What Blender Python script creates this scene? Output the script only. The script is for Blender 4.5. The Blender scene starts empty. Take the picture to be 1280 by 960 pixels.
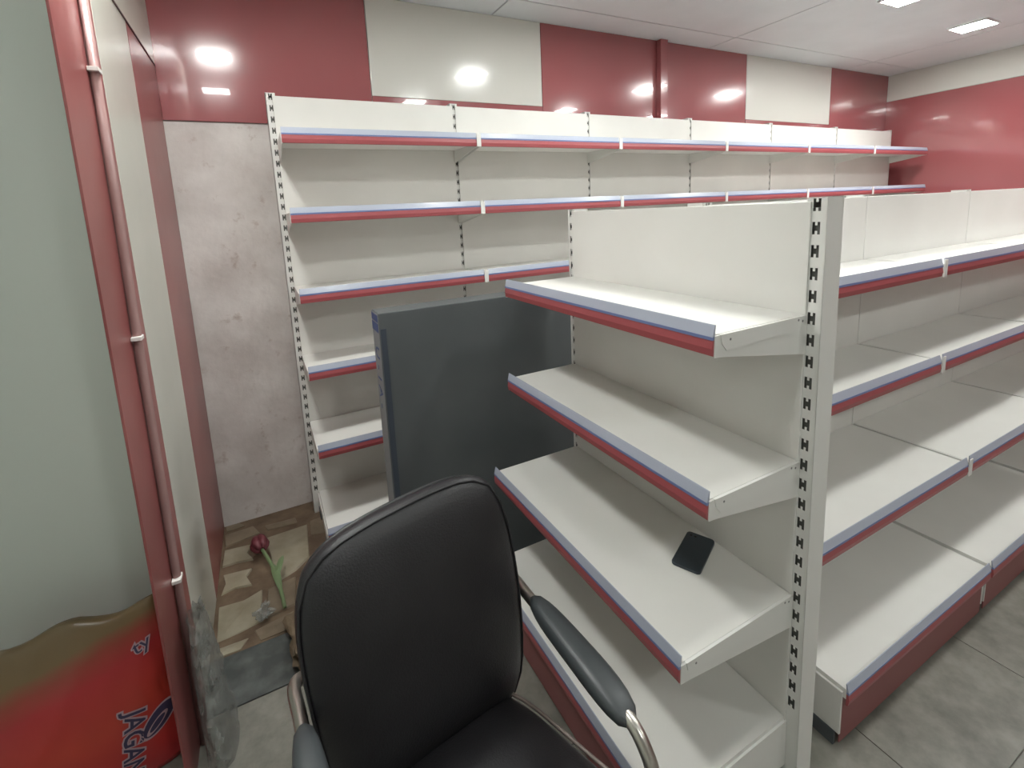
import bpy, bmesh, math, random
from mathutils import Vector, Matrix, noise
random.seed(7)
scene = bpy.context.scene
col = scene.collection

# ---------------------------------------------------------------- camera
def setup_camera():
    yaw, pitch, roll = -0.4602, 0.1523, -0.0500
    f, px, py = 590.8855, 622.9207, 356.5454
    cy, sy, cp, sp = math.cos(yaw), math.sin(yaw), math.cos(pitch), math.sin(pitch)
    F = Vector((-sy*cp, cy*cp, -sp)); R0 = Vector((cy, sy, 0)); U0 = R0.cross(F)
    cr, sr = math.cos(roll), math.sin(roll)
    R = cr*R0 + sr*U0; U = -sr*R0 + cr*U0
    cd = bpy.data.cameras.new('camera'); cam = bpy.data.objects.new('camera', cd); col.objects.link(cam)
    m = Matrix((R, U, -F)).transposed().to_4x4(); m.translation = Vector((-0.116, -2.4959, 1.5101))
    cam.matrix_world = m
    cd.sensor_fit = 'HORIZONTAL'; cd.sensor_width = 36; cd.lens = f/1280*36
    cd.shift_x = (640-px)/1280; cd.shift_y = (py-480)/1280; cd.clip_start = 0.02
    scene.camera = cam
setup_camera()

# ---------------------------------------------------------------- world, exposure
w = bpy.data.worlds.new('world'); scene.world = w; w.use_nodes = True
w.node_tree.nodes['Background'].inputs[0].default_value = (0.75, 0.8, 0.85, 1)
w.node_tree.nodes['Background'].inputs[1].default_value = 0.3
vs = scene.view_settings
vs.view_transform = 'Standard'; vs.look = 'None'; vs.exposure = 1.1; vs.gamma = 1.0; vs.use_curve_mapping = False
LED_STRENGTH = 70.0
LED_LEVEL = [1.0, 1.1, 1.1, 1.1, 0.7, 0.95, 0.95, 0.42, 0.9, 0.9]   # relative output of each panel, tuned by eye
LED_COLOUR = (0.975, 1.0, 0.965)
# square LED panels on the ceiling: x, y; last two are added frontal fill
LEDS = [(-0.25, -1.08), (1.58, -1.00), (3.42, -0.94), (4.50, -0.86), (1.40, -2.00), (3.18, -1.95), (4.62, -2.05), (-0.30, -2.02), (2.6, -3.7), (0.6, -3.7)]

# ---------------------------------------------------------------- materials
MATS = {}
def mat(name, rgb, rough=0.5, metal=0.0, coat=0.0, spec=0.5, emit=None, alpha=1.0, trans=0.0):
    m = bpy.data.materials.new(name); m.use_nodes = True
    b = m.node_tree.nodes['Principled BSDF']
    b.inputs['Base Color'].default_value = (*rgb, 1); b.inputs['Roughness'].default_value = rough
    b.inputs['Metallic'].default_value = metal; b.inputs['Coat Weight'].default_value = coat
    b.inputs['Coat Roughness'].default_value = 0.03
    b.inputs['Specular IOR Level'].default_value = spec
    b.inputs['Alpha'].default_value = alpha; b.inputs['Transmission Weight'].default_value = trans
    if emit: b.inputs['Emission Color'].default_value = (*emit[0], 1); b.inputs['Emission Strength'].default_value = emit[1]
    MATS[name] = m
    return m
def N(m, t, **k):
    n = m.node_tree.nodes.new(t)
    for a, v in k.items(): setattr(n, a, v)
    return n
def L(m, a, b): m.node_tree.links.new(a, b)
def noise_mix(m, c1, c2, scale=5.0, detail=4.0, lo=0.35, hi=0.65, bump=0.0, bump_scale=None, stretch=None, rough=0.55):
    """colour varies between c1 and c2 with object-space noise; optional fine bump"""
    b = m.node_tree.nodes['Principled BSDF']
    tc = N(m, 'ShaderNodeTexCoord'); nz = N(m, 'ShaderNodeTexNoise'); cr = N(m, 'ShaderNodeValToRGB')
    src = tc.outputs['Object']
    if stretch:
        mp = N(m, 'ShaderNodeMapping'); mp.inputs['Scale'].default_value = stretch
        L(m, src, mp.inputs['Vector']); src = mp.outputs['Vector']
    L(m, src, nz.inputs['Vector'])
    nz.inputs['Scale'].default_value = scale; nz.inputs['Detail'].default_value = detail; nz.inputs['Roughness'].default_value = rough
    cr.color_ramp.elements[0].position = lo; cr.color_ramp.elements[1].position = hi
    cr.color_ramp.elements[0].color = (*c1, 1); cr.color_ramp.elements[1].color = (*c2, 1)
    L(m, nz.outputs['Fac'], cr.inputs['Fac']); L(m, cr.outputs['Color'], b.inputs['Base Color'])
    if bump:
        n2 = N(m, 'ShaderNodeTexNoise'); n2.inputs['Scale'].default_value = bump_scale or scale*6; n2.inputs['Detail'].default_value = 5
        L(m, src, n2.inputs['Vector'])
        bp = N(m, 'ShaderNodeBump'); bp.inputs['Strength'].default_value = bump; bp.inputs['Distance'].default_value = 0.01
        L(m, n2.outputs['Fac'], bp.inputs['Height']); L(m, bp.outputs['Normal'], b.inputs['Normal'])
    return cr

enamel = mat('white_enamel', (0.70, 0.675, 0.635), 0.33)
noise_mix(enamel, (0.74, 0.725, 0.69), (0.78, 0.765, 0.73), 2.5, 3)
enamel_up = mat('white_enamel_upright', (0.76, 0.75, 0.72), 0.35)
slot_dark = mat('slot_shadow_grey', (0.13, 0.13, 0.12), 0.8)  # painted shade seen through the upright slots
rail_red = mat('price_rail_red', (0.36, 0.082, 0.09), 0.35)
rail_blue = mat('price_rail_blue', (0.17, 0.21, 0.40), 0.35)
rail_lip = mat('price_rail_clear', (0.43, 0.46, 0.55), 0.2)
kick_red = mat('kick_plate_red', (0.25, 0.085, 0.085), 0.45)
clip_white = mat('clip_white', (0.78, 0.77, 0.74), 0.4)
foot_grey = mat('foot_grey', (0.09, 0.10, 0.11), 0.6)
rivet_m = mat('rivet_steel', (0.25, 0.25, 0.25), 0.4, 0.6)
acp_red = mat('panel_red', (0.34, 0.045, 0.055), 0.16, coat=0.8)
noise_mix(acp_red, (0.345, 0.095, 0.102), (0.37, 0.107, 0.114), 1.5, 2)
acp_red_side = mat('panel_red_side', (0.33, 0.075, 0.075), 0.32)  # duller, rougher red for the left wall stripes
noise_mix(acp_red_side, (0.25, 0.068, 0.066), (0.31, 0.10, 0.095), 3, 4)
acp_white = mat('panel_cream', (0.66, 0.64, 0.58), 0.16, coat=0.8)
noise_mix(acp_white, (0.72, 0.705, 0.655), (0.75, 0.735, 0.685), 1.2, 2)
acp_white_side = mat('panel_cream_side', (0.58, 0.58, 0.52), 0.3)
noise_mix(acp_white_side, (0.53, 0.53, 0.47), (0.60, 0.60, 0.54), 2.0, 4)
paint_pale = mat('pale_green_paint', (0.70, 0.75, 0.69), 0.5)
ceil_m = mat('ceiling_board', (0.70, 0.69, 0.70), 0.55)
noise_mix(ceil_m, (0.82, 0.865, 0.90), (0.86, 0.905, 0.94), 3, 3)
ceil_gap = mat('ceiling_gap', (0.10, 0.10, 0.10), 0.8)
wall_white = mat('wall_paint', (0.62, 0.61, 0.58), 0.6)
dark_trim = mat('dark_trim', (0.10, 0.06, 0.06), 0.5)

# bare plaster with stains
plaster = mat('bare_plaster', (0.55, 0.5, 0.48), 0.85)
def plaster_nodes(m):
    b = m.node_tree.nodes['Principled BSDF']
    cr = noise_mix(m, (0.54, 0.49, 0.465), (0.74, 0.70, 0.675), 3.0, 6, 0.32, 0.68, 0.35, 22, rough=0.6)
    tc = N(m, 'ShaderNodeTexCoord'); n3 = N(m, 'ShaderNodeTexNoise'); r3 = N(m, 'ShaderNodeValToRGB'); mx = N(m, 'ShaderNodeMixRGB')
    n3.inputs['Scale'].default_value = 11; n3.inputs['Detail'].default_value = 8; n3.inputs['Roughness'].default_value = 0.7
    L(m, tc.outputs['Object'], n3.inputs['Vector'])
    r3.color_ramp.elements[0].position = 0.59; r3.color_ramp.elements[1].position = 0.71
    r3.color_ramp.elements[0].color = (0, 0, 0, 1); r3.color_ramp.elements[1].color = (0.8, 0.8, 0.8, 1)
    L(m, n3.outputs['Fac'], r3.inputs['Fac']); L(m, r3.outputs['Color'], mx.inputs['Fac'])
    L(m, cr.outputs['Color'], mx.inputs['Color1']); mx.inputs['Color2'].default_value = (0.40, 0.31, 0.27, 1)
    L(m, mx.outputs['Color'], b.inputs['Base Color'])
plaster_nodes(plaster)

granite = mat('dark_granite', (0.08, 0.09, 0.085), 0.3)
noise_mix(granite, (0.055, 0.062, 0.06), (0.115, 0.125, 0.12), 14, 6, 0.4, 0.7)
tile_m = mat('floor_marble', (0.4, 0.38, 0.33), 0.3)
noise_mix(tile_m, (0.14, 0.135, 0.115), (0.25, 0.24, 0.21), 7, 7, 0.35, 0.62, rough=0.65)
grout = mat('grout', (0.16, 0.15, 0.13), 0.9)
stone_cream = mat('stone_cream', (0.42, 0.37, 0.27), 0.55)
noise_mix(stone_cream, (0.25, 0.215, 0.15), (0.34, 0.30, 0.225), 9, 5, bump=0.3, bump_scale=30)
stone_tan = mat('stone_tan', (0.25, 0.185, 0.12), 0.6)
noise_mix(stone_tan, (0.16, 0.12, 0.08), (0.235, 0.185, 0.13), 8, 5, bump=0.3, bump_scale=30)
stone_brown = mat('stone_bed_brown', (0.13, 0.085, 0.05), 0.7)
noise_mix(stone_brown, (0.10, 0.065, 0.04), (0.18, 0.125, 0.08), 10, 6, bump=0.4, bump_scale=40)
leather = mat('black_leather', (0.013, 0.012, 0.014), 0.42)
noise_mix(leather, (0.011, 0.010, 0.012), (0.017, 0.016, 0.018), 6, 3, bump=0.12, bump_scale=260)
piping_m = mat('black_piping', (0.02, 0.02, 0.022), 0.3)
arm_rubber = mat('arm_pad_grey', (0.05, 0.056, 0.06), 0.42)
chrome = mat('worn_chrome', (0.52, 0.49, 0.45), 0.28, 1.0)
plastic_black = mat('black_plastic', (0.02, 0.02, 0.022), 0.45)
board_m = mat('board_grey', (0.075, 0.082, 0.086), 0.42)
noise_mix(board_m, (0.078, 0.086, 0.09), (0.095, 0.103, 0.107), 3, 3)
board_edge = mat('board_edge_grey', (0.23, 0.24, 0.25), 0.6)
board_frame = mat('board_frame_dark', (0.045, 0.055, 0.075), 0.5)
ink_blue = mat('ink_blue', (0.04, 0.07, 0.2), 0.6)
phone_m = mat('phone_slate', (0.025, 0.035, 0.045), 0.35)
phone_glass = mat('phone_lens', (0.01, 0.01, 0.012), 0.1)
pipe_m = mat('conduit_brown', (0.33, 0.20, 0.19), 0.3)
brown_paper = mat('brown_paper', (0.14, 0.10, 0.06), 0.75)
noise_mix(brown_paper, (0.10, 0.07, 0.04), (0.19, 0.14, 0.09), 12, 5)
bud_red = mat('bud_red', (0.12, 0.022, 0.03), 0.6)
stem_green = mat('stem_green', (0.15, 0.21, 0.10), 0.55)
sack_ink = mat('sack_ink', (0.055, 0.045, 0.10), 0.5)
sack_outline = mat('sack_outline', (0.52, 0.36, 0.40), 0.5)

# red printed sack: flat print in bands by height
sack_m = mat('red_sack', (0.42, 0.03, 0.03), 0.3)
def sack_nodes(m):
    b = m.node_tree.nodes['Principled BSDF']
    tc = N(m, 'ShaderNodeTexCoord'); sx = N(m, 'ShaderNodeSeparateXYZ'); nz = N(m, 'ShaderNodeTexNoise')
    L(m, tc.outputs['Object'], sx.inputs['Vector']); L(m, tc.outputs['Object'], nz.inputs['Vector'])
    nz.inputs['Scale'].default_value = 9; nz.inputs['Detail'].default_value = 3
    ad = N(m, 'ShaderNodeMath', operation='MULTIPLY_ADD'); ad.inputs[1].default_value = 0.05; ad.inputs[2].default_value = -0.025
    L(m, nz.outputs['Fac'], ad.inputs[0])
    # slope so the picture sinks towards the packet's left side
    sl = N(m, 'ShaderNodeMath', operation='MULTIPLY_ADD'); sl.inputs[1].default_value = -0.22
    L(m, sx.outputs['X'], sl.inputs[0]); L(m, sx.outputs['Z'], sl.inputs[2])
    s2 = N(m, 'ShaderNodeMath', operation='ADD'); L(m, sl.outputs[0], s2.inputs[0]); L(m, ad.outputs[0], s2.inputs[1])
    cr = N(m, 'ShaderNodeValToRGB'); e = cr.color_ramp.elements
    mul = N(m, 'ShaderNodeMath', operation='MULTIPLY'); mul.inputs[1].default_value = 1.45
    L(m, s2.outputs[0], mul.inputs[0]); L(m, mul.outputs[0], cr.inputs['Fac'])
    e[0].position = 0.0; e[0].color = (0.50, 0.035, 0.04, 1)
    e[1].position = 1.0; e[1].color = (0.20, 0.21, 0.06, 1)
    for p, c in ((0.30, (0.54, 0.06, 0.04)), (0.50, (0.48, 0.04, 0.045)), (0.58, (0.33, 0.06, 0.04)), (0.63, (0.20, 0.13, 0.06)), (0.74, (0.17, 0.12, 0.06)), (0.77, (0.36, 0.34, 0.26)), (0.81, (0.34, 0.32, 0.24)), (0.84, (0.20, 0.21, 0.06))):
        k = e.new(p); k.color = (*c, 1)
    L(m, cr.outputs['Color'], b.inputs['Base Color'])
sack_nodes(sack_m)

# clear crumpled plastic: thin milky film
film = bpy.data.materials.new('clear_film'); film.use_nodes = True
def film_nodes(m):
    nt = m.node_tree; out = nt.nodes['Material Output']; b = nt.nodes['Principled BSDF']
    b.inputs['Base Color'].default_value = (0.34, 0.35, 0.33, 1); b.inputs['Roughness'].default_value = 0.18
    tr = N(m, 'ShaderNodeBsdfTransparent'); mx = N(m, 'ShaderNodeMixShader')
    nz = N(m, 'ShaderNodeTexNoise'); nz.inputs['Scale'].default_value = 14; nz.inputs['Detail'].default_value = 4
    tc = N(m, 'ShaderNodeTexCoord'); L(m, tc.outputs['Object'], nz.inputs['Vector'])
    cr = N(m, 'ShaderNodeValToRGB'); cr.color_ramp.elements[0].position = 0.45; cr.color_ramp.elements[1].position = 0.72
    cr.color_ramp.elements[0].color = (0.26, 0.26, 0.26, 1); cr.color_ramp.elements[1].color = (0.72, 0.72, 0.72, 1)
    L(m, nz.outputs['Fac'], cr.inputs['Fac']); L(m, cr.outputs['Color'], mx.inputs['Fac'])
    L(m, tr.outputs[0], mx.inputs[1]); L(m, b.outputs[0], mx.inputs[2]); L(m, mx.outputs[0], out.inputs['Surface'])
film_nodes(film)
led_ms = [mat('led_diffuser', (0.9, 0.9, 0.9), 0.4, emit=(LED_COLOUR, LED_STRENGTH*k)) for k in LED_LEVEL]
led_frame = mat('led_frame', (0.8, 0.8, 0.8), 0.4)

# ---------------------------------------------------------------- mesh helpers
class MB:
    def __init__(s): s.v = []; s.f = []
    def box(s, x0, x1, y0, y1, z0, z1):
        n = len(s.v)
        s.v += [(x0,y0,z0),(x1,y0,z0),(x1,y1,z0),(x0,y1,z0),(x0,y0,z1),(x1,y0,z1),(x1,y1,z1),(x0,y1,z1)]
        s.f += [tuple(n+i for i in q) for q in ((3,2,1,0),(4,5,6,7),(0,1,5,4),(1,2,6,5),(2,3,7,6),(3,0,4,7))]
        return s
    def prism_x(s, prof, x0, x1):
        """closed (y,z) profile pulled along x"""
        n = len(s.v); k = len(prof)
        s.v += [(x0, y, z) for y, z in prof] + [(x1, y, z) for y, z in prof]
        for i in range(k):
            j = (i+1) % k; s.f.append((n+i, n+j, n+k+j, n+k+i))
        s.f.append(tuple(n+i for i in reversed(range(k)))); s.f.append(tuple(n+k+i for i in range(k)))
        return s
    def prism_z(s, prof, z0, z1):
        n = len(s.v); k = len(prof)
        s.v += [(x, y, z0) for x, y in prof] + [(x, y, z1) for x, y in prof]
        for i in range(k):
            j = (i+1) % k; s.f.append((n+i, n+j, n+k+j, n+k+i))
        s.f.append(tuple(n+i for i in reversed(range(k)))); s.f.append(tuple(n+k+i for i in range(k)))
        return s
    def tube(s, pts, r, seg=12, cap=True):
        pts = [Vector(p) for p in pts]; n0 = len(s.v); rs = r if isinstance(r, (list, tuple)) else [r]*len(pts)
        up = None
        for i, p in enumerate(pts):
            t = (pts[min(i+1, len(pts)-1)] - pts[max(i-1, 0)]).normalized()
            if up is None:
                a = Vector((0,0,1)) if abs(t.z) < 0.9 else Vector((1,0,0)); up = (a - a.dot(t)*t).normalized()
            else: up = (up - up.dot(t)*t).normalized()
            b = t.cross(up)
            for q in range(seg):
                an = 2*math.pi*q/seg; s.v.append(tuple(p + rs[i]*(math.cos(an)*up + math.sin(an)*b)))
        for i in range(len(pts)-1):
            for q in range(seg):
                a = n0+i*seg+q; b = n0+i*seg+(q+1) % seg; s.f.append((a, b, b+seg, a+seg))
        if cap:
            s.f.append(tuple(n0+q for q in reversed(range(seg)))); e = n0+(len(pts)-1)*seg; s.f.append(tuple(e+q for q in range(seg)))
        return s
    def mesh(s, name, m):
        me = bpy.data.meshes.new(name); me.from_pydata(s.v, [], s.f); me.update()
        bm = bmesh.new(); bm.from_mesh(me); bmesh.ops.recalc_face_normals(bm, faces=bm.faces); bm.to_mesh(me); bm.free()
        me.materials.append(m); return me
def ob(name, me, parent=None, loc=None):
    o = bpy.data.objects.new(name, me); col.objects.link(o)
    if parent: o.parent = parent
    if loc is not None: o.location = loc
    return o
def build(mb, name, m, parent=None, bevel=0, smooth=False, seg=2):
    o = ob(name, mb.mesh(name, m), parent)
    if bevel:
        bv = o.modifiers.new('bevel', 'BEVEL'); bv.width = bevel; bv.segments = seg; bv.limit_method = 'ANGLE'
    if smooth:
        for p in o.data.polygons: p.use_smooth = True
    return o
def empty(name, loc=(0,0,0), rz=0):
    o = bpy.data.objects.new(name, None); col.objects.link(o); o.location = loc; o.rotation_euler.z = rz; o.empty_display_size = 0.1
    return o
def tag(o, label, cat, group=None):
    o['label'] = label; o['category'] = cat
    if group: o['group'] = group
    return o
def struct(o, label, cat): tag(o, label, cat); o['kind'] = 'structure'; return o
def shade(o):
    for p in o.data.polygons: p.use_smooth = True
    return o

# ---------------------------------------------------------------- the room
XL, XR, YB, YF, ZC = -0.44, 5.56, 0.12, -5.6, 2.64
XREC = -1.15      # far side of the recess on the left

# floor slab (grout level) and tiles
fl = struct(build(MB().box(XREC-0.1, XR+0.1, YF-0.1, YB+0.1, -0.12, -0.004), 'floor', grout), 'tiled shop floor with pale marble tiles, dark strip and patterned stones', 'floor')
tile_mesh = MB().box(-0.2985, 0.2985, -0.2985, 0.2985, -0.004, 0.0).mesh('floor_tile', tile_m)
for i in range(12):
    for j in range(8):
        x = XREC + 0.3 + 0.6*i; y = -0.945 - 0.3 - 0.6*j
        if x < XR + 0.2: ob('floor_tile', tile_mesh, fl, (x, y, 0))
for i in range(7):
    build(MB().box(XL + 0.9*i + 0.001, min(XL + 0.9*(i+1), XR) - 0.001, -0.942, -0.725, -0.004, 0.001), 'granite_strip', granite, fl)
build(MB().box(XL, XR, -0.723, YB, -0.0045, 0.0), 'stone_bed', stone_brown, fl)
build(MB().box(XREC, XL-0.03, -0.942, -0.80, -0.004, 0.0005), 'granite_strip', granite, fl)

STONES = {
 'A': ([(-0.428,-0.092),(-0.311,-0.107),(-0.33,-0.168),(-0.305,-0.226),(-0.371,-0.212),(-0.431,-0.21)], 0),
 'B': ([(-0.423,-0.27),(-0.309,-0.289),(-0.331,-0.331),(-0.308,-0.397),(-0.374,-0.38),(-0.425,-0.394),(-0.411,-0.33)], 0),
 'C': ([(-0.429,-0.458),(-0.337,-0.471),(-0.269,-0.448),(-0.274,-0.622),(-0.349,-0.638),(-0.424,-0.645)], 0),
 'D': ([(-0.266,-0.086),(-0.063,-0.075),(-0.076,-0.342),(-0.134,-0.399),(-0.215,-0.436),(-0.238,-0.222)], 0),
 'F': ([(-0.259,0.02),(-0.112,0.008),(-0.105,-0.04),(-0.244,-0.03)], 1),
 'G': ([(-0.437,-0.676),(-0.317,-0.679),(-0.342,-0.718),(-0.426,-0.718)], 0),
 'H': ([(-0.436,0.036),(-0.307,0.049),(-0.276,-0.031),(-0.425,-0.067)], 1),
 'E': ([(-0.432,0.11),(-0.37,0.112),(-0.345,0.07),(-0.425,0.06)], 1),
 'I': ([(-0.05,-0.06),(0.06,-0.05),(0.05,-0.2),(-0.055,-0.18)], 1),
 'J': ([(-0.25,-0.46),(-0.14,-0.44),(-0.15,-0.6),(-0.255,-0.62)], 1),
 'K': ([(-0.30,-0.655),(-0.13,-0.63),(-0.12,-0.715),(-0.28,-0.716)], 1),
 'M': ([(-0.10,-0.40),(0.05,-0.36),(0.06,-0.52),(-0.11,-0.58)], 0),
 'N': ([(-0.10,-0.61),(0.07,-0.57),(0.09,-0.71),(-0.09,-0.715)], 0),
}
for rep in range(6):
    for k, (poly, tone) in STONES.items():
        pts = [(x + 0.56*rep + (random.uniform(-.01, .01) if rep else 0), y) for x, y in poly]
        cx = sum(p[0] for p in pts)/len(pts); cy = sum(p[1] for p in pts)/len(pts)
        mb = MB(); n = len(pts)
        mb.v = [(x, y, -0.002) for x, y in pts] + [(cx+(x-cx)*.95, cy+(y-cy)*.95, 0.006 + 0.003*math.sin(9*x+7*y)) for x, y in pts] + [(cx, cy, 0.010)]
        for i in range(n):
            j = (i+1) % n; mb.f += [(i, j, n+j, n+i), (n+i, n+j, 2*n)]
        mb.f.append(tuple(reversed(range(n))))
        build(mb, 'paving_stone', (stone_cream, stone_tan)[tone], fl)

# ceiling of large boards with open joints
ce = struct(build(MB().box(XREC-0.1, XR+0.1, YF-0.1, YB+0.1, ZC+0.012, ZC+0.1), 'ceiling', ceil_gap), 'white boarded false ceiling with thin joints', 'ceiling')
xs = [XREC-0.1, -0.57, 1.225, 3.02, 4.80, XR+0.1]; ys = [YB+0.1, -0.11, -1.60, -3.10, -4.60, YF-0.1]
for i in range(len(xs)-1):
    for j in range(len(ys)-1):
        build(MB().box(xs[i]+.005, xs[i+1]-.005, ys[j+1]+.004, ys[j]-.004, ZC, ZC+0.0115), 'ceiling_board', ceil_m, ce)

# back wall: plaster below, glossy red and cream panels above
wb = struct(build(MB().box(XREC-0.1, XR+0.1, YB+0.012, YB+0.15, -0.1, ZC+0.1), 'wall_back', wall_white), 'back wall with bare plaster below and glossy red and cream panels above', 'wall')
build(MB().box(XL, XR, YB, YB+0.0115, 0, 1.985), 'plaster_face', plaster, wb)
for x0, x1, m, zb in ((XL, 0.492, acp_red, 1.99), (0.496, 1.548, acp_white, 2.15), (1.552, 2.50, acp_red, 1.99), (2.57, 3.455, acp_red, 1.99), (3.459, 4.60, acp_white, 2.15), (4.604, XR, acp_red, 1.99)):
    build(MB().box(x0, x1, YB-0.004, YB+0.008, zb, ZC-0.002), 'wall_panel', m, wb, 0.001)
for x0, x1 in ((0.496, 1.548), (3.459, 4.60)):
    build(MB().box(x0, x1, YB-0.005, YB+0.008, 1.99, 2.148), 'wall_panel', acp_red, wb)
build(MB().box(2.502, 2.568, YB-0.045, YB+0.008, 1.99, ZC-0.002), 'panel_rib', acp_red, wb, 0.003)

# left wall: vertical striped panels, then a recess
wl = struct(build(MB().box(XL-0.035, XL-0.006, -0.80, YB+0.1, 0, ZC+0.1), 'wall_left', wall_white), 'left wall with red and cream vertical striped panels', 'wall')
for y0, y1, m in ((-0.398, YB-0.005, acp_red_side), (-0.842, -0.402, acp_white_side), (-1.185, -0.846, acp_red_side)):
    build(MB().box(XL-0.0055, XL, y0, y1, 0.0, 2.215), 'stripe_panel', m, wl, 0.001)
build(MB().box(XL-0.0055, XL+0.001, -1.185, YB-0.005, 2.222, ZC-0.002), 'stripe_panel', acp_white_side, wl, 0.001)
build(MB().box(XL-0.005, XL+0.003, -1.185, YB-0.005, 2.2155, 2.2215), 'joint_bead', dark_trim, wl)
wr_ = struct(build(MB().box(XREC-0.1, XL-0.036, -0.80, -0.72, -0.1, ZC+0.1), 'wall_recess_end', paint_pale), 'pale green end wall of the recess behind the red sack', 'wall')
struct(build(MB().box(XREC-0.1, XREC, YF, -0.80, -0.1, ZC+0.1), 'wall_recess_side', paint_pale), 'pale green side wall of the recess at the far left', 'wall')

# right wall
wr = struct(build(MB().box(XR, XR+0.1, YF, YB+0.1, -0.1, ZC+0.1), 'wall_right', wall_white), 'right wall with cream band over red panels', 'wall')
yy = YB - 0.006
for k in range(5):
    y1 = yy - 1.15*k; y0 = max(y1 - 1.146, YF)
    build(MB().box(XR-0.008, XR-0.0005, y0, y1, 0.0, 2.395), 'wall_panel', acp_red, wr)
    build(MB().box(XR-0.008, XR-0.0005, y0, y1, 2.40, ZC-0.002), 'wall_panel', acp_white, wr)
struct(build(MB().box(XREC-0.1, XR+0.1, YF-0.1, YF, -0.1, ZC+0.1), 'wall_front', wall_white), 'plain painted wall behind the viewer', 'wall')

# ceiling lights
SPOT = ['near the left striped wall', 'above the leftmost wall shelving', 'lit at the top right of the ceiling', 'near the right red wall', 'in the second row above the end unit', 'in the second row above the island rack', 'in the second row near the right wall',
        'in the second row above the chair', 'added as fill behind the viewer on the right', 'added as fill behind the viewer on the left']
H = 0.108
for (x, y), s, led_m in zip(LEDS, SPOT, led_ms):
    e = tag(empty('ceiling_light', (x, y, ZC)), 'square white LED ceiling light ' + s, 'light', 'square LED ceiling lights')
    fr = MB()
    for a, b, c, d in ((-H, H, -H, -H+.012), (-H, H, H-.012, H), (-H, -H+.012, -H+.012, H-.012), (H-.012, H, -H+.012, H-.012)): fr.box(a, b, c, d, -0.012, -0.0005)
    build(fr, 'frame', led_frame, e)
    build(MB().box(-H+.012, H-.012, -H+.012, H-.012, -0.009, -0.001), 'diffuser', led_m, e)

# ---------------------------------------------------------------- shelving
def upright_meshes(z0s, nslots, ztop):
    """perforated channel: front plate with real butterfly slots, side and rear plates; dark plate behind the slots stands in for the shade inside"""
    hw, dp = 0.021, 0.06
    xs = [-hw, -0.008, -0.0025, 0.0025, 0.008, hw]
    zs = [0.0]; holes = []
    rows = []
    for i in reversed(range(nslots)):
        c = z0s - 0.05*i
        rows.append((c-0.0135, c-0.006, c+0.006, c+0.0135))
    zl = [0.0]
    for r in rows: zl += list(r)
    zl.append(ztop)
    mb = MB()
    for z in zl:
        for x in xs: mb.v.append((x, 0, z))
    nx = len(xs)
    for k in range(len(zl)-1):
        ph = (k-1) % 4 if 1 <= k < len(zl)-1 else 3
        for i in range(nx-1):
            hole = False
            if 1 <= k <= 4*nslots:
                ph = (k-1) % 4
                if ph == 1 and i in (1, 2, 3): hole = True
                if ph in (0, 2) and i in (1, 3): hole = True
            if not hole: mb.f.append((k*nx+i, k*nx+i+1, (k+1)*nx+i+1, (k+1)*nx+i))
    mb.box(-hw, -hw+.002, 0.0, dp, 0, ztop).box(hw-.002, hw, 0.0, dp, 0, ztop).box(-hw+.002, hw-.002, dp-.002, dp, 0, ztop)
    mb.box(-hw, hw, 0.0, dp, ztop-0.0005, ztop+0.001)
    me = bpy.data.meshes.new('upright'); me.from_pydata(mb.v, [], mb.f); me.update(); me.materials.append(enamel_up)
    ln = MB().box(-hw+.003, hw-.003, 0.008, 0.010, 0.02, ztop-0.02).mesh('slot_shade_plate', slot_dark)
    return me, ln

def shelf_meshes(W, d, base_z=None):
    """deck, red rail, blue line + clear lip, bracket (left) in a frame whose origin is the deck's top rear left corner"""
    x0, x1 = 0.0135, W-0.0135
    deck = MB().prism_x([(-0.007, 0), (-d+.004, 0), (-d, -.003), (-d, -0.030), (-0.012, -0.026), (-0.007, -0.02)], x0, x1).mesh('shelf', enamel)
    rail = MB().prism_x([(-d-.001, -.045), (-d-.006, -.043), (-d-.0085, -.028), (-d-.006, -.011), (-d-.001, -.010)], x0-.003, x1+.003).mesh('price_rail', rail_red)
    line = MB().prism_x([(-d-.001, -.0098), (-d-.0075, -.0108), (-d-.0075, -.004), (-d-.001, -.003)], x0-.003, x1+.003).mesh('rail_line', rail_blue)
    lip = MB().prism_x([(-d-.001, -.0028), (-d-.007, -.0038), (-d-.001, .020), (-d+.0012, .020)], x0-.003, x1+.003).mesh('rail_lip', rail_lip)
    if base_z is None:
        br = MB().prism_x([(-0.001, -0.002), (-d-.002, -0.002), (-d-.004, -0.046), (-d+.02, -0.048), (-0.001, -0.092)], 0.0085, 0.0128).prism_x([(-0.012, -0.001), (-d+.012, -0.001), (-d+.016, -0.02), (-d+.03, -0.036), (-0.03, -0.030)], 0.0070, 0.0145).mesh('bracket', enamel_up)
    else:
        br = MB().prism_x([(-0.001, -0.012), (-d+.008, -0.012), (-d+.008, -base_z+.045), (-0.001, -base_z+.045)], 0.006, 0.0128).mesh('base_foot', enamel_up)
    kick = None
    if base_z is not None:
        kick = MB().box(x0, x1, -d+.010, -d+.013, -base_z+.012, -0.031).mesh('kick_plate', kick_red)
    clip = MB().box(-0.011, 0.011, -d-.0115, -d-.0088, -.046, .016).mesh('joint_clip', clip_white)
    return deck, rail, line, lip, br, kick, clip

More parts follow.
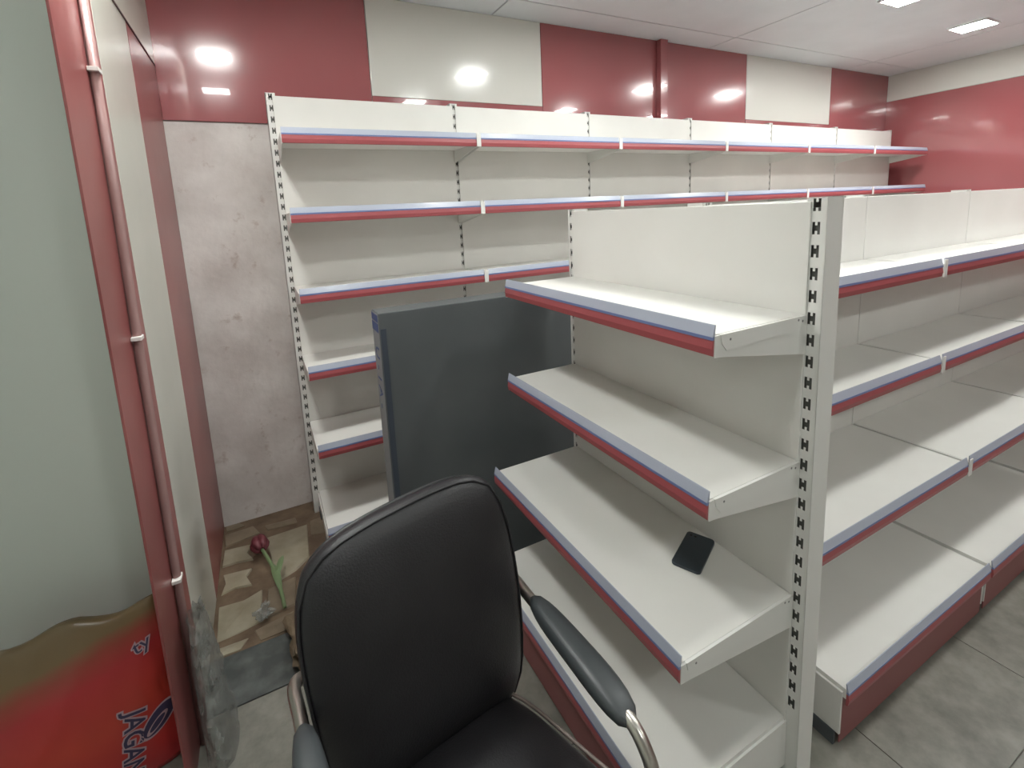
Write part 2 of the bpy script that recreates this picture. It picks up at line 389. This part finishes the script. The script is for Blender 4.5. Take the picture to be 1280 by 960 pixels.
_cache = {}
def make_bay(name, loc, rz, W, slots0, nslots, ztop, shelves, base, left_up, right_up, label, cat, group, clip_right=True, rear_panel=False, rivets=False, panel_top=None, gap=0.0075):
    e = tag(empty(name, loc, rz), label, cat, group)
    key = (slots0, nslots, ztop)
    if key not in _cache: _cache[key] = upright_meshes(*key)
    um, lm = _cache[key]
    for on, x in ((left_up, 0.0), (right_up, W)):
        if on:
            u = ob('upright', um, e, (x, 0, 0)); ob('slot_shade_plate', lm, u)
    pt = panel_top or ztop-0.012
    zb = base[0]-0.03
    build(MB().box(gap, W-gap, -0.0055, -0.0005, zb, pt), 'back_panel', enamel, e, 0.0012)
    if rear_panel: build(MB().box(gap, W-gap, 0.0605, 0.0655, 0.05, pt), 'back_panel', enamel, e, 0.0012)
    for zd, d, bz in [(z, d, None) for z, d in shelves] + [(base[0], base[1], base[0])]:
        k2 = (W, d, bz)
        if k2 not in _cache: _cache[k2] = shelf_meshes(W, d, bz)
        deck, rail, line, lip, br, kick, clip = _cache[k2]
        s = ob('shelf', deck, e, (0, 0, zd))
        ob('price_rail', rail, s); ob('rail_line', line, s); ob('rail_lip', lip, s)
        n = 'bracket' if bz is None else 'base_foot'
        ob(n, br, s)
        b2 = ob(n, br, s); b2.location = (W-0.0213, 0, 0)
        if kick:
            ob('kick_plate', kick, s)
            if 'foot' not in _cache: _cache['foot'] = MB().box(0, 0.010, 0, 0.07, 0.0005, 0.0445).mesh('levelling_foot', foot_grey)
            for fx in (0.003, W-0.0135):
                for fy in (-d+.02, -.09): ob('levelling_foot', _cache['foot'], s, (fx, fy, -bz))
        if clip_right and bz is None: ob('joint_clip', clip, s, (W, 0, 0))
        if rivets and bz is None:
            for ry, rz_ in ((-0.02, -0.012), (-0.035, -0.008), (-d+0.04, -0.014)):
                mb = MB().tube([(W-0.0087, ry, rz_), (W-0.0065, ry, rz_)], 0.0028, 8)
                build(mb, 'rivet', rivet_m, s)
    return e

WW = 0.902
S0 = 2.0874
wall_shelves = [(1.883, 0.297), (1.5535, 0.303), (1.2057, 0.303), (0.855, 0.30), (0.505, 0.352)]
which = ['leftmost bay beside bare plaster', 'second bay from the left', 'third bay from the left', 'fourth bay from the left', 'fifth bay from the left', 'last bay next to the right red wall']
for k in range(6):
    make_bay('wall_shelving_bay', (WW*k, 0, 0), 0, WW, S0-0.05*0, 40, 2.105, wall_shelves, (0.118, 0.385), True, k == 5,
             'white metal wall shelving with red price rails, ' + which[k], 'shelving', 'bays of the long wall shelving', k < 5, panel_top=2.092)

WG = 0.901
isl = [(1.2514, 0.297), (0.900, 0.304), (0.548, 0.380)]
make_bay('end_shelving_bay', (0.9577, -1.887+WG, 0), -math.pi/2, WG, 1.493, 26, 1.507, isl, (0.192, 0.437), True, True,
         'white end unit of the island rack with a phone on its third shelf', 'shelving', None, False, True, True, panel_top=1.500, gap=0.0105)
rows = [(1.2514, 0.255), (0.900, 0.275), (0.548, 0.375)]
for k in range(4):
    make_bay('island_shelving_bay', (1.146+WG*k, -1.452, 0), 0, WG, 1.493, 26, 1.507, rows, (0.192, 0.462), True, k == 3,
             'white island shelving bay facing the viewer, ' + ['first behind the end unit upright', 'second at the right past the panel joint', 'third towards the right wall', 'fourth and last towards the right wall'][k], 'shelving', 'bays of the island rack row', k < 3, True, panel_top=1.500, gap=0.0015)

# ---------------------------------------------------------------- phone on the third shelf
def rounded_rect(w, h, r, n=5):
    pts = []
    for cx, cy, a0 in ((w/2-r, h/2-r, 0), (-w/2+r, h/2-r, 90), (-w/2+r, -h/2+r, 180), (w/2-r, -h/2+r, 270)):
        for i in range(n+1):
            a = math.radians(a0 + 90*i/n); pts.append((cx+r*math.cos(a), cy+r*math.sin(a)))
    return pts
ph = tag(empty('mobile_phone', (0.861, -1.6615, 0.5486), math.radians(25)), 'dark slate mobile phone lying on the third shelf of the end unit', 'phone')
build(MB().prism_z(rounded_rect(0.152, 0.076, 0.011), 0, 0.009), 'body', phone_m, ph, 0.002)
build(MB().prism_z(rounded_rect(0.022, 0.03, 0.006), 0.009, 0.0102), 'camera_bump', phone_m, ph, 0.0006).location = (0.058, 0.018, 0)
for dy in (-0.006, 0.006):
    build(MB().tube([(0.058, 0.018+dy, 0.0102), (0.058, 0.018+dy, 0.0107)], 0.0035, 12), 'lens', phone_glass, ph)

# ---------------------------------------------------------------- grey board behind the end unit
bd = tag(empty('grey_board', (0.236, -0.79, 0.0)), 'tall dark grey flat carton with blue marked edge standing behind the end unit', 'carton')
build(MB().box(0, 1.0, 0.0, 0.11, 0.001, 1.168), 'body', board_m, bd, 0.003)
build(MB().box(-0.002, -0.0001, 0.004, 0.106, 0.004, 1.165), 'edge_strip', board_edge, bd)
build(MB().box(0.003, 0.024, -0.003, -0.0001, 0.004, 1.11), 'frame_strip', board_frame, bd)
for z0, z1 in ((1.135, 1.16), (1.095, 1.128)):
    build(MB().box(-0.0032, -0.0021, 0.006, 0.104, z0, z1), 'tape', ink_blue, bd)
def text_mesh(txt, size, extrude, m, name):
    cu = bpy.data.curves.new(name, 'FONT'); cu.body = txt; cu.size = size; cu.extrude = extrude; cu.align_x = 'CENTER'; cu.align_y = 'CENTER'; cu.resolution_u = 3
    to = bpy.data.objects.new('tmp', cu); col.objects.link(to); bpy.context.view_layer.update()
    me = bpy.data.meshes.new_from_object(to.evaluated_get(bpy.context.evaluated_depsgraph_get()))
    bpy.data.objects.remove(to); bpy.data.curves.remove(cu); me.materials.clear(); me.materials.append(m); me.name = name
    return me
o = ob('edge_lettering', text_mesh('U - I A -', 0.075, 0.0004, ink_blue, 'edge_lettering'), bd, (-0.0026, 0.055, 0.91))
o.rotation_euler = Matrix(((0, 0, -1), (0, -1, 0), (-1, 0, 0))).to_euler()

# ---------------------------------------------------------------- office chair
ch = tag(empty('office_chair', (0.098, -1.67, 0), math.radians(4.5)), 'black leather office chair with curved chrome arms facing the viewer', 'chair')
def cushion(name, fn, nu, nv, m, sub=1):
    """closed double-sided pad: fn(u,v,side) -> point, u,v in [-1,1]"""
    mb = MB()
    for sd in (0, 1):
        for i in range(nu+1):
            for j in range(nv+1): mb.v.append(fn(-1+2*i/nu, -1+2*j/nv, sd))
    n = (nu+1)*(nv+1); idx = lambda s, i, j: s*n+i*(nv+1)+j
    for i in range(nu):
        for j in range(nv):
            mb.f.append((idx(0,i,j), idx(0,i+1,j), idx(0,i+1,j+1), idx(0,i,j+1))); mb.f.append((idx(1,i,j+1), idx(1,i+1,j+1), idx(1,i+1,j), idx(1,i,j)))
    for i in range(nu):
        mb.f.append((idx(0,i,0), idx(1,i,0), idx(1,i+1,0), idx(0,i+1,0))); mb.f.append((idx(0,i+1,nv), idx(1,i+1,nv), idx(1,i,nv), idx(0,i,nv)))
    for j in range(nv):
        mb.f.append((idx(0,0,j+1), idx(1,0,j+1), idx(1,0,j), idx(0,0,j))); mb.f.append((idx(0,nu,j), idx(1,nu,j), idx(1,nu,j+1), idx(0,nu,j+1)))
    o = build(mb, name, m, ch, smooth=True)
    if sub:
        s = o.modifiers.new('sub', 'SUBSURF'); s.levels = s.render_levels = sub
    return o
def sq(u, v, p=5.0):
    """square to superellipse"""
    r = max(abs(u), abs(v))
    if r == 0: return 0, 0
    k = (abs(u)**p + abs(v)**p)**(1/p)
    return u*r/k, v*r/k
def back_pt(u, v, sd, grow=1.0):
    a, b = sq(u, v, 6)
    t = (b+1)/2                       # 0 bottom, 1 top
    hw = (0.208 + 0.030*math.sin(min(1, t*1.25)*math.pi/2) - 0.014*t**3)*grow
    x = a*hw + 0.012 - 0.024*t; z = 0.385 + t*0.537 + 0.020*a*t + (0.012*(1-a*a)*t)
    edge = 1 - max(abs(u), abs(v))**3.2
    yc = 0.005 + 0.065*t - 0.03*math.sin(t*math.pi)*0.6 + 0.012*(1-a*a) + 0.06*x
    th = 0.022 + 0.034*edge + (0.012*edge*math.exp(-((t-0.2)/0.18)**2))
    return (x, yc - th if sd == 0 else yc + 0.02 + 0.018*edge, z)
bk = cushion('backrest', back_pt, 14, 16, leather)
def back_shell(u, v, sd):
    p = back_pt(u*0.96, v*0.96, 1); return (p[0]*1.0, p[1]+(0.004 if sd == 0 else 0.02), p[2])
cushion('back_shell', back_shell, 10, 10, plastic_black)
ring = []
for i in range(48):
    a = 2*math.pi*i/48; u, v = math.cos(a), math.sin(a); m_ = max(abs(u), abs(v)); p = back_pt(u/m_, v/m_, 0)
    ring.append((p[0]*0.978, p[1]+0.003, 0.655+(p[2]-0.655)*0.982))
pr = build(MB().tube(ring + [ring[0]], 0.0028, 6, False), 'piping', leather, bk, smooth=True)
def seat_pt(u, v, sd):
    a, b = sq(u, v, 5)
    t = (1-b)/2                       # 0 at the back, 1 at the front
    hw = 0.205 + 0.06*min(1, max(0, (t-0.12)/0.5))**1.2 - 0.02*max(0, t-0.8)/0.2
    y = 0.03 - t*0.47
    edge = 1 - max(abs(u), abs(v))**3
    z = 0.425 + 0.045*edge - 0.02*max(0, t-0.75)/0.25 + 0.018*a*a*edge if sd == 0 else 0.385
    return (a*hw, y, z)
st = cushion('seat', seat_pt, 14, 14, leather)
ring = []
for i in range(56):
    a = 2*math.pi*i/56; u, v = math.cos(a), math.sin(a); m_ = max(abs(u), abs(v)); p = seat_pt(u/m_, v/m_, 0); ring.append((p[0]*1.004, p[1], p[2]+0.001))
build(MB().tube(ring + [ring[0]], 0.004, 6, False), 'piping', mat('piping_worn', (0.22, 0.17, 0.15), 0.35), st, smooth=True)
def smooth_path(pts, n=6):
    P = [Vector(p) for p in pts]; out = []
    for i in range(len(P)-1):
        p0, p1, p2, p3 = P[max(i-1, 0)], P[i], P[i+1], P[min(i+2, len(P)-1)]
        for k in range(n):
            t = k/n; out.append(0.5*((2*p1)+(-p0+p2)*t+(2*p0-5*p1+4*p2-p3)*t*t+(-p0+3*p1-3*p2+p3)*t**3))
    out.append(P[-1]); return out
for s in (-1, 1):
    X = 0.245*s
    path = smooth_path([(0.17*s, 0.085, 0.585), (0.215*s, 0.10, 0.62), (X, 0.08, 0.638), (X, 0.0, 0.638), (X, -0.15, 0.633), (X, -0.29, 0.628), (X, -0.34, 0.60), (X, -0.355, 0.55), (X*0.99, -0.33, 0.44), (X*0.95, -0.29, 0.385), (X*0.8, -0.27, 0.372), (0.12*s, -0.26, 0.37)])
    arm = build(MB().tube(path, 0.0125, 12), 'arm_tube', chrome, ch, smooth=True)
    pp = MB(); rings = 15; seg = 14
    for i in range(rings):
        t = i/(rings-1); y = -0.005 - 0.315*t
        e_ = (1-abs(2*t-1)**4)**0.5 if 0 < t < 1 else 0.05
        zc = 0.645 - 0.012*t - 0.012*t**6
        wd = (0.024 + 0.010*t)*max(e_, 0.05); hh = 0.020*max(e_, 0.05)
        for q in range(seg):
            an = 2*math.pi*q/seg; c, s_ = math.cos(an), math.sin(an)
            pp.v.append((X + wd*math.copysign(abs(c)**0.7, c), y, zc + hh*math.copysign(abs(s_)**0.7, s_)))
    for i in range(rings-1):
        for q in range(seg):
            a = i*seg+q; b = i*seg+(q+1) % seg; pp.f.append((a, b, b+seg, a+seg))
    pp.f.append(tuple(reversed(range(seg)))); pp.f.append(tuple((rings-1)*seg+q for q in range(seg)))
    build(pp, 'arm_pad', arm_rubber, arm, smooth=True)
build(MB().box(-0.10, 0.10, -0.33, -0.08, 0.355, 0.384), 'mechanism', plastic_black, ch, 0.004)
build(MB().box(-0.035, 0.035, -0.09, 0.075, 0.352, 0.372).box(-0.035, 0.035, 0.06, 0.075, 0.352, 0.56), 'back_bracket', plastic_black, ch, 0.003)
build(MB().tube([(0, -0.2, 0.09), (0, -0.2, 0.22), (0, -0.2, 0.221), (0, -0.2, 0.356)], [0.027, 0.027, 0.017, 0.017], 16), 'gas_lift', chrome, ch, smooth=False)
for i in range(5):
    a = math.radians(72*i+20); dx, dy = math.cos(a), math.sin(a)
    lg = build(MB().tube([(0.015*dx, -0.2+0.015*dy, 0.105), (0.15*dx, -0.2+0.15*dy, 0.092), (0.28*dx, -0.2+0.28*dy, 0.072)], [0.026, 0.02, 0.014], 10), 'base_leg', plastic_black, ch, smooth=True)
    px_, py_ = 0.275*dx, -0.2+0.275*dy
    build(MB().tube([(px_-0.018*dy, py_+0.018*dx, 0.0275), (px_+0.018*dy, py_-0.018*dx, 0.0275)], 0.027, 16), 'caster', plastic_black, lg)

# ---------------------------------------------------------------- conduit on the red stripe
cp_ = tag(empty('conduit_pipe', (XL+0.011, -1.0, 0)), 'thin brownish conduit pipe clipped to the red striped panel', 'pipe')
build(MB().tube([(0, 0.035, 2.2), (0, 0.02, 1.6), (0, 0.0, 1.2), (0, -0.01, 0.6), (0, -0.015, 0.004)], 0.0105, 12), 'tube', pipe_m, cp_, smooth=True)
for z, yo in ((1.235, 0.001), (0.545, -0.011), (1.9, 0.027)):
    build(MB().box(-0.010, 0.0125, yo-0.022, yo+0.0125, z-0.005, z+0.005), 'clamp', clip_white, cp_, 0.001)

# ---------------------------------------------------------------- red sack in the recess
SK = Vector((-0.70, -1.0, 0))
sack = tag(empty('red_sack', SK), 'shiny red plastic food sack with navy lettering in the left recess', 'sack')
SW, SH = 0.243, 0.50
def sack_half(z):   # half width grows towards the bottom
    t = z/SH; return SW*(1.0 - 0.10*t - 0.05*max(0, t-0.85)/0.15)
def sack_front(x, z):
    a = max(-1, min(1, x/sack_half(z))); t = z/SH
    b = (1-abs(a)**2.4)*(0.085*max(0.02, math.sin(math.pi*min(1, 0.18+0.82*t)))**0.7)
    fold = 0.008*noise.noise(Vector((x*9+z*3, z*7, 2.0))) + 0.005*noise.noise(Vector((x*24-z*14, z*9, 5.0)))
    return -b - fold
mb = MB(); NX, NZ = 26, 30
for sd in (0, 1):
    for j in range(NZ+1):
        z = 0.004 + (SH-0.004)*j/NZ
        for i in range(NX+1):
            x = (-1+2*i/NX)*sack_half(z); y = sack_front(x, z) if sd == 0 else -sack_front(x, z)*0.9+0.004
            mb.v.append((x, y, z + (0.012*math.sin(x*31+1) if j == NZ else 0)))
n = (NX+1)*(NZ+1)
for sd in (0, 1):
    for j in range(NZ):
        for i in range(NX):
            a = sd*n+j*(NX+1)+i; q = (a, a+1, a+NX+2, a+NX+1); mb.f.append(q if sd == 0 else tuple(reversed(q)))
for j in range(NZ):
    for i in (0, NX):
        a = j*(NX+1)+i; mb.f.append((a, a+n, a+n+NX+1, a+NX+1))
for i in range(NX):
    mb.f.append((i, i+1, i+1+n, i+n))
    a = NZ*(NX+1)+i; mb.f.append((a, a+1, a+1+n, a+n))
build(mb, 'bag_skin', sack_m, sack, smooth=True)
def on_sack(me, rot, cx, cz, off, shear=0.0):
    """lay a flat text or shape mesh (local xy) on the front skin of the sack"""
    c, s = math.cos(rot), math.sin(rot)
    bm = bmesh.new(); bm.from_mesh(me)
    bmesh.ops.triangulate(bm, faces=bm.faces)
    for _ in range(2):
        bmesh.ops.subdivide_edges(bm, edges=[e for e in bm.edges if e.calc_length() > 0.012], cuts=1)
    for v in bm.verts:
        x, y = v.co.x + shear*v.co.y, v.co.y; X = cx + c*x - s*y; Z = cz + s*x + c*y
        v.co = (X, sack_front(X, max(0.005, Z)) - off - v.co.z, Z)
    bm.to_mesh(me); bm.free(); return me
def fat_text(txt, size, m, name, off):
    cu = bpy.data.curves.new(name, 'FONT'); cu.body = txt; cu.size = size; cu.offset = off; cu.align_x = 'CENTER'; cu.align_y = 'CENTER'; cu.resolution_u = 3; cu.space_character = 1.0
    to = bpy.data.objects.new('tmp', cu); col.objects.link(to); bpy.context.view_layer.update()
    me = bpy.data.meshes.new_from_object(to.evaluated_get(bpy.context.evaluated_depsgraph_get()))
    bpy.data.objects.remove(to); bpy.data.curves.remove(cu); me.materials.clear(); me.materials.append(m); me.name = name
    return me
RT = math.radians(-98)
ob('lettering_outline', on_sack(fat_text('JAGAN', 0.060, sack_outline, 'lettering_outline', 0.0045), RT, 0.128, 0.145, 0.0015, 0.25), sack)
ob('lettering', on_sack(fat_text('JAGAN', 0.060, sack_ink, 'lettering', 0.0008), RT, 0.128, 0.145, 0.0026, 0.25), sack)
ob('lettering_outline', on_sack(fat_text('ty', 0.05, sack_outline, 'small_lettering_outline', 0.003), 0.25, 0.172, 0.395, 0.0015), sack)
ob('lettering', on_sack(fat_text('ty', 0.05, sack_ink, 'small_lettering', 0.0), 0.25, 0.172, 0.395, 0.0026), sack)
def ellipse_mesh(a, b, m, name, inner=0.0):
    me = bpy.data.meshes.new(name); k = 28
    if inner:
        v = [(a*math.cos(2*math.pi*i/k), b*math.sin(2*math.pi*i/k), 0) for i in range(k)] + [(a*inner*math.cos(2*math.pi*i/k), b*inner*math.sin(2*math.pi*i/k), 0) for i in range(k)]
        f = [(i, (i+1) % k, k+(i+1) % k, k+i) for i in range(k)]
    else:
        v = [(0, 0, 0)] + [(a*math.cos(2*math.pi*i/k), b*math.sin(2*math.pi*i/k), 0) for i in range(k)]; f = [(0, i+1, (i+1) % k+1) for i in range(k)]
    me.from_pydata(v, [], f); me.update(); me.materials.append(m); return me
ob('logo_swirl', on_sack(ellipse_mesh(0.046, 0.026, sack_ink, 'logo_swirl'), 0.75, 0.185, 0.165, 0.0016), sack)
ob('logo_ring', on_sack(ellipse_mesh(0.049, 0.029, sack_outline, 'logo_ring', 0.87), 0.75, 0.185, 0.165, 0.0026), sack)
ob('logo_ring', on_sack(ellipse_mesh(0.030, 0.011, sack_outline, 'logo_ring_inner', 0.72), 0.70, 0.180, 0.157, 0.003), sack)

# ---------------------------------------------------------------- crumpled clear bag against the red stripe foot
def crumple(name, fn, nu, nv, m):
    mb = MB()
    for i in range(nu+1):
        for j in range(nv+1): mb.v.append(fn(i/nu, j/nv))
    for i in range(nu):
        for j in range(nv):
            a = i*(nv+1)+j; mb.f.append((a, a+1, a+nv+2, a+nv+1))
    return build(mb, name, m)
def film_pt(u, v):
    # u across (0 wall side near viewer, 1 far corner), v upwards; wraps round as an open limp bag
    t = v; ang = 2*math.pi*u
    wy = 0.105*(1-0.55*t) ; wx = 0.045*(1-0.55*t)
    cx = -0.378 - 0.012*t; cyy = -1.035 - 0.035*t
    n1 = noise.noise(Vector((math.cos(ang)*2, math.sin(ang)*2+v*5, 1.3))); n2 = noise.noise(Vector((math.cos(ang)*6, math.sin(ang)*6, v*13)))
    r = 1 + 0.16*n1 + 0.14*n2
    x = cx + wx*math.cos(ang)*r; y = cyy + wy*math.sin(ang)*r + 0.02*n2
    return (max(x, XL+0.027), y, 0.004 + 0.46*v + 0.02*n1*v)
fb = crumple('clear_plastic_bag', film_pt, 36, 26, film)
tag(fb, 'crumpled clear plastic bag slumped against the foot of the red stripe', 'plastic bag')
fb.modifiers.new('thick', 'SOLIDIFY').thickness = 0.0006

# ---------------------------------------------------------------- flower, wrapper and brown paper on the stones
fw = tag(empty('fallen_flower', (-0.19, -0.62, 0.0)), 'dark red flower bud on a green leafy stem lying by the chair', 'flower')
P0, P1 = Vector((0, 0, 0.022)), Vector((-0.072, 0.32, 0.085))
path = [P0.lerp(P1, t) + Vector((0.012*math.sin(3*t), 0, 0.01*math.sin(math.pi*t))) for t in [i/10 for i in range(11)]]
build(MB().tube(path, 0.0075, 8), 'stem', stem_green, fw, smooth=True)
def leaf(c, d, ln, wd):
    mb = MB(); d = d.normalized(); sd = d.cross(Vector((0, 0, 1))).normalized(); k = 8
    for i in range(k+1):
        t = i/k; w_ = wd*math.sin(math.pi*min(1, t*0.97+0.03))**0.8; p = c + d*ln*t + Vector((0, 0, 0.02*math.sin(math.pi*t)))
        mb.v += [tuple(p - sd*w_), tuple(p + Vector((0, 0, -0.004))), tuple(p + sd*w_)]
    for i in range(k):
        a = 3*i; mb.f += [(a, a+1, a+4, a+3), (a+1, a+2, a+5, a+4)]
    o = build(mb, 'leaf', stem_green, fw, smooth=True); o.modifiers.new('t', 'SOLIDIFY').thickness = 0.0012
leaf(path[2], Vector((-0.15, 0.9, 0.15)), 0.17, 0.015); leaf(path[4], Vector((0.2, 0.9, 0.1)), 0.13, 0.012)
dr = (P1-P0).normalized()
for i in range(5):
    a = 2*math.pi*i/5; s1 = dr.cross(Vector((1, 0, 0))).normalized(); s2 = dr.cross(s1)
    off = (math.cos(a)*s1 + math.sin(a)*s2)
    mb = MB(); pts = [P1 + dr*(0.085*t) + off*(0.022*math.sin(math.pi*(0.15+0.75*t))) for t in (0, .2, .4, .6, .8, 1)]
    build(mb.tube(pts, [0.008, 0.015, 0.019, 0.018, 0.013, 0.004], 8), 'petal', bud_red, fw, smooth=True)
def lump(name, c, rx, ry, rz, m, sd, amp):
    bm = bmesh.new(); bmesh.ops.create_icosphere(bm, subdivisions=3, radius=1)
    for v in bm.verts:
        n1 = noise.noise(v.co*1.6 + Vector((sd, 0, 0))); n2 = noise.noise(v.co*4 + Vector((0, sd, 0)))
        k = 1 + amp*n1 + amp*0.7*n2; v.co = Vector((v.co.x*rx*k, v.co.y*ry*k, max(0.0, v.co.z*rz*k*0.5 + rz*0.5)))
    me = bpy.data.meshes.new(name); bm.to_mesh(me); bm.free(); me.materials.append(m)
    return ob(name, me, None, c)
tag(lump('brown_paper', (-0.135, -0.80, 0.001), 0.055, 0.13, 0.07, brown_paper, 3.1, 0.55), 'crumpled brown paper on the dark floor strip beside the chair back', 'paper')
tag(lump('clear_wrapper', (-0.262, -0.60, 0.008), 0.028, 0.033, 0.03, film, 8.3, 0.9), 'tiny crumpled clear wrapper next to the flower stem', 'wrapper')
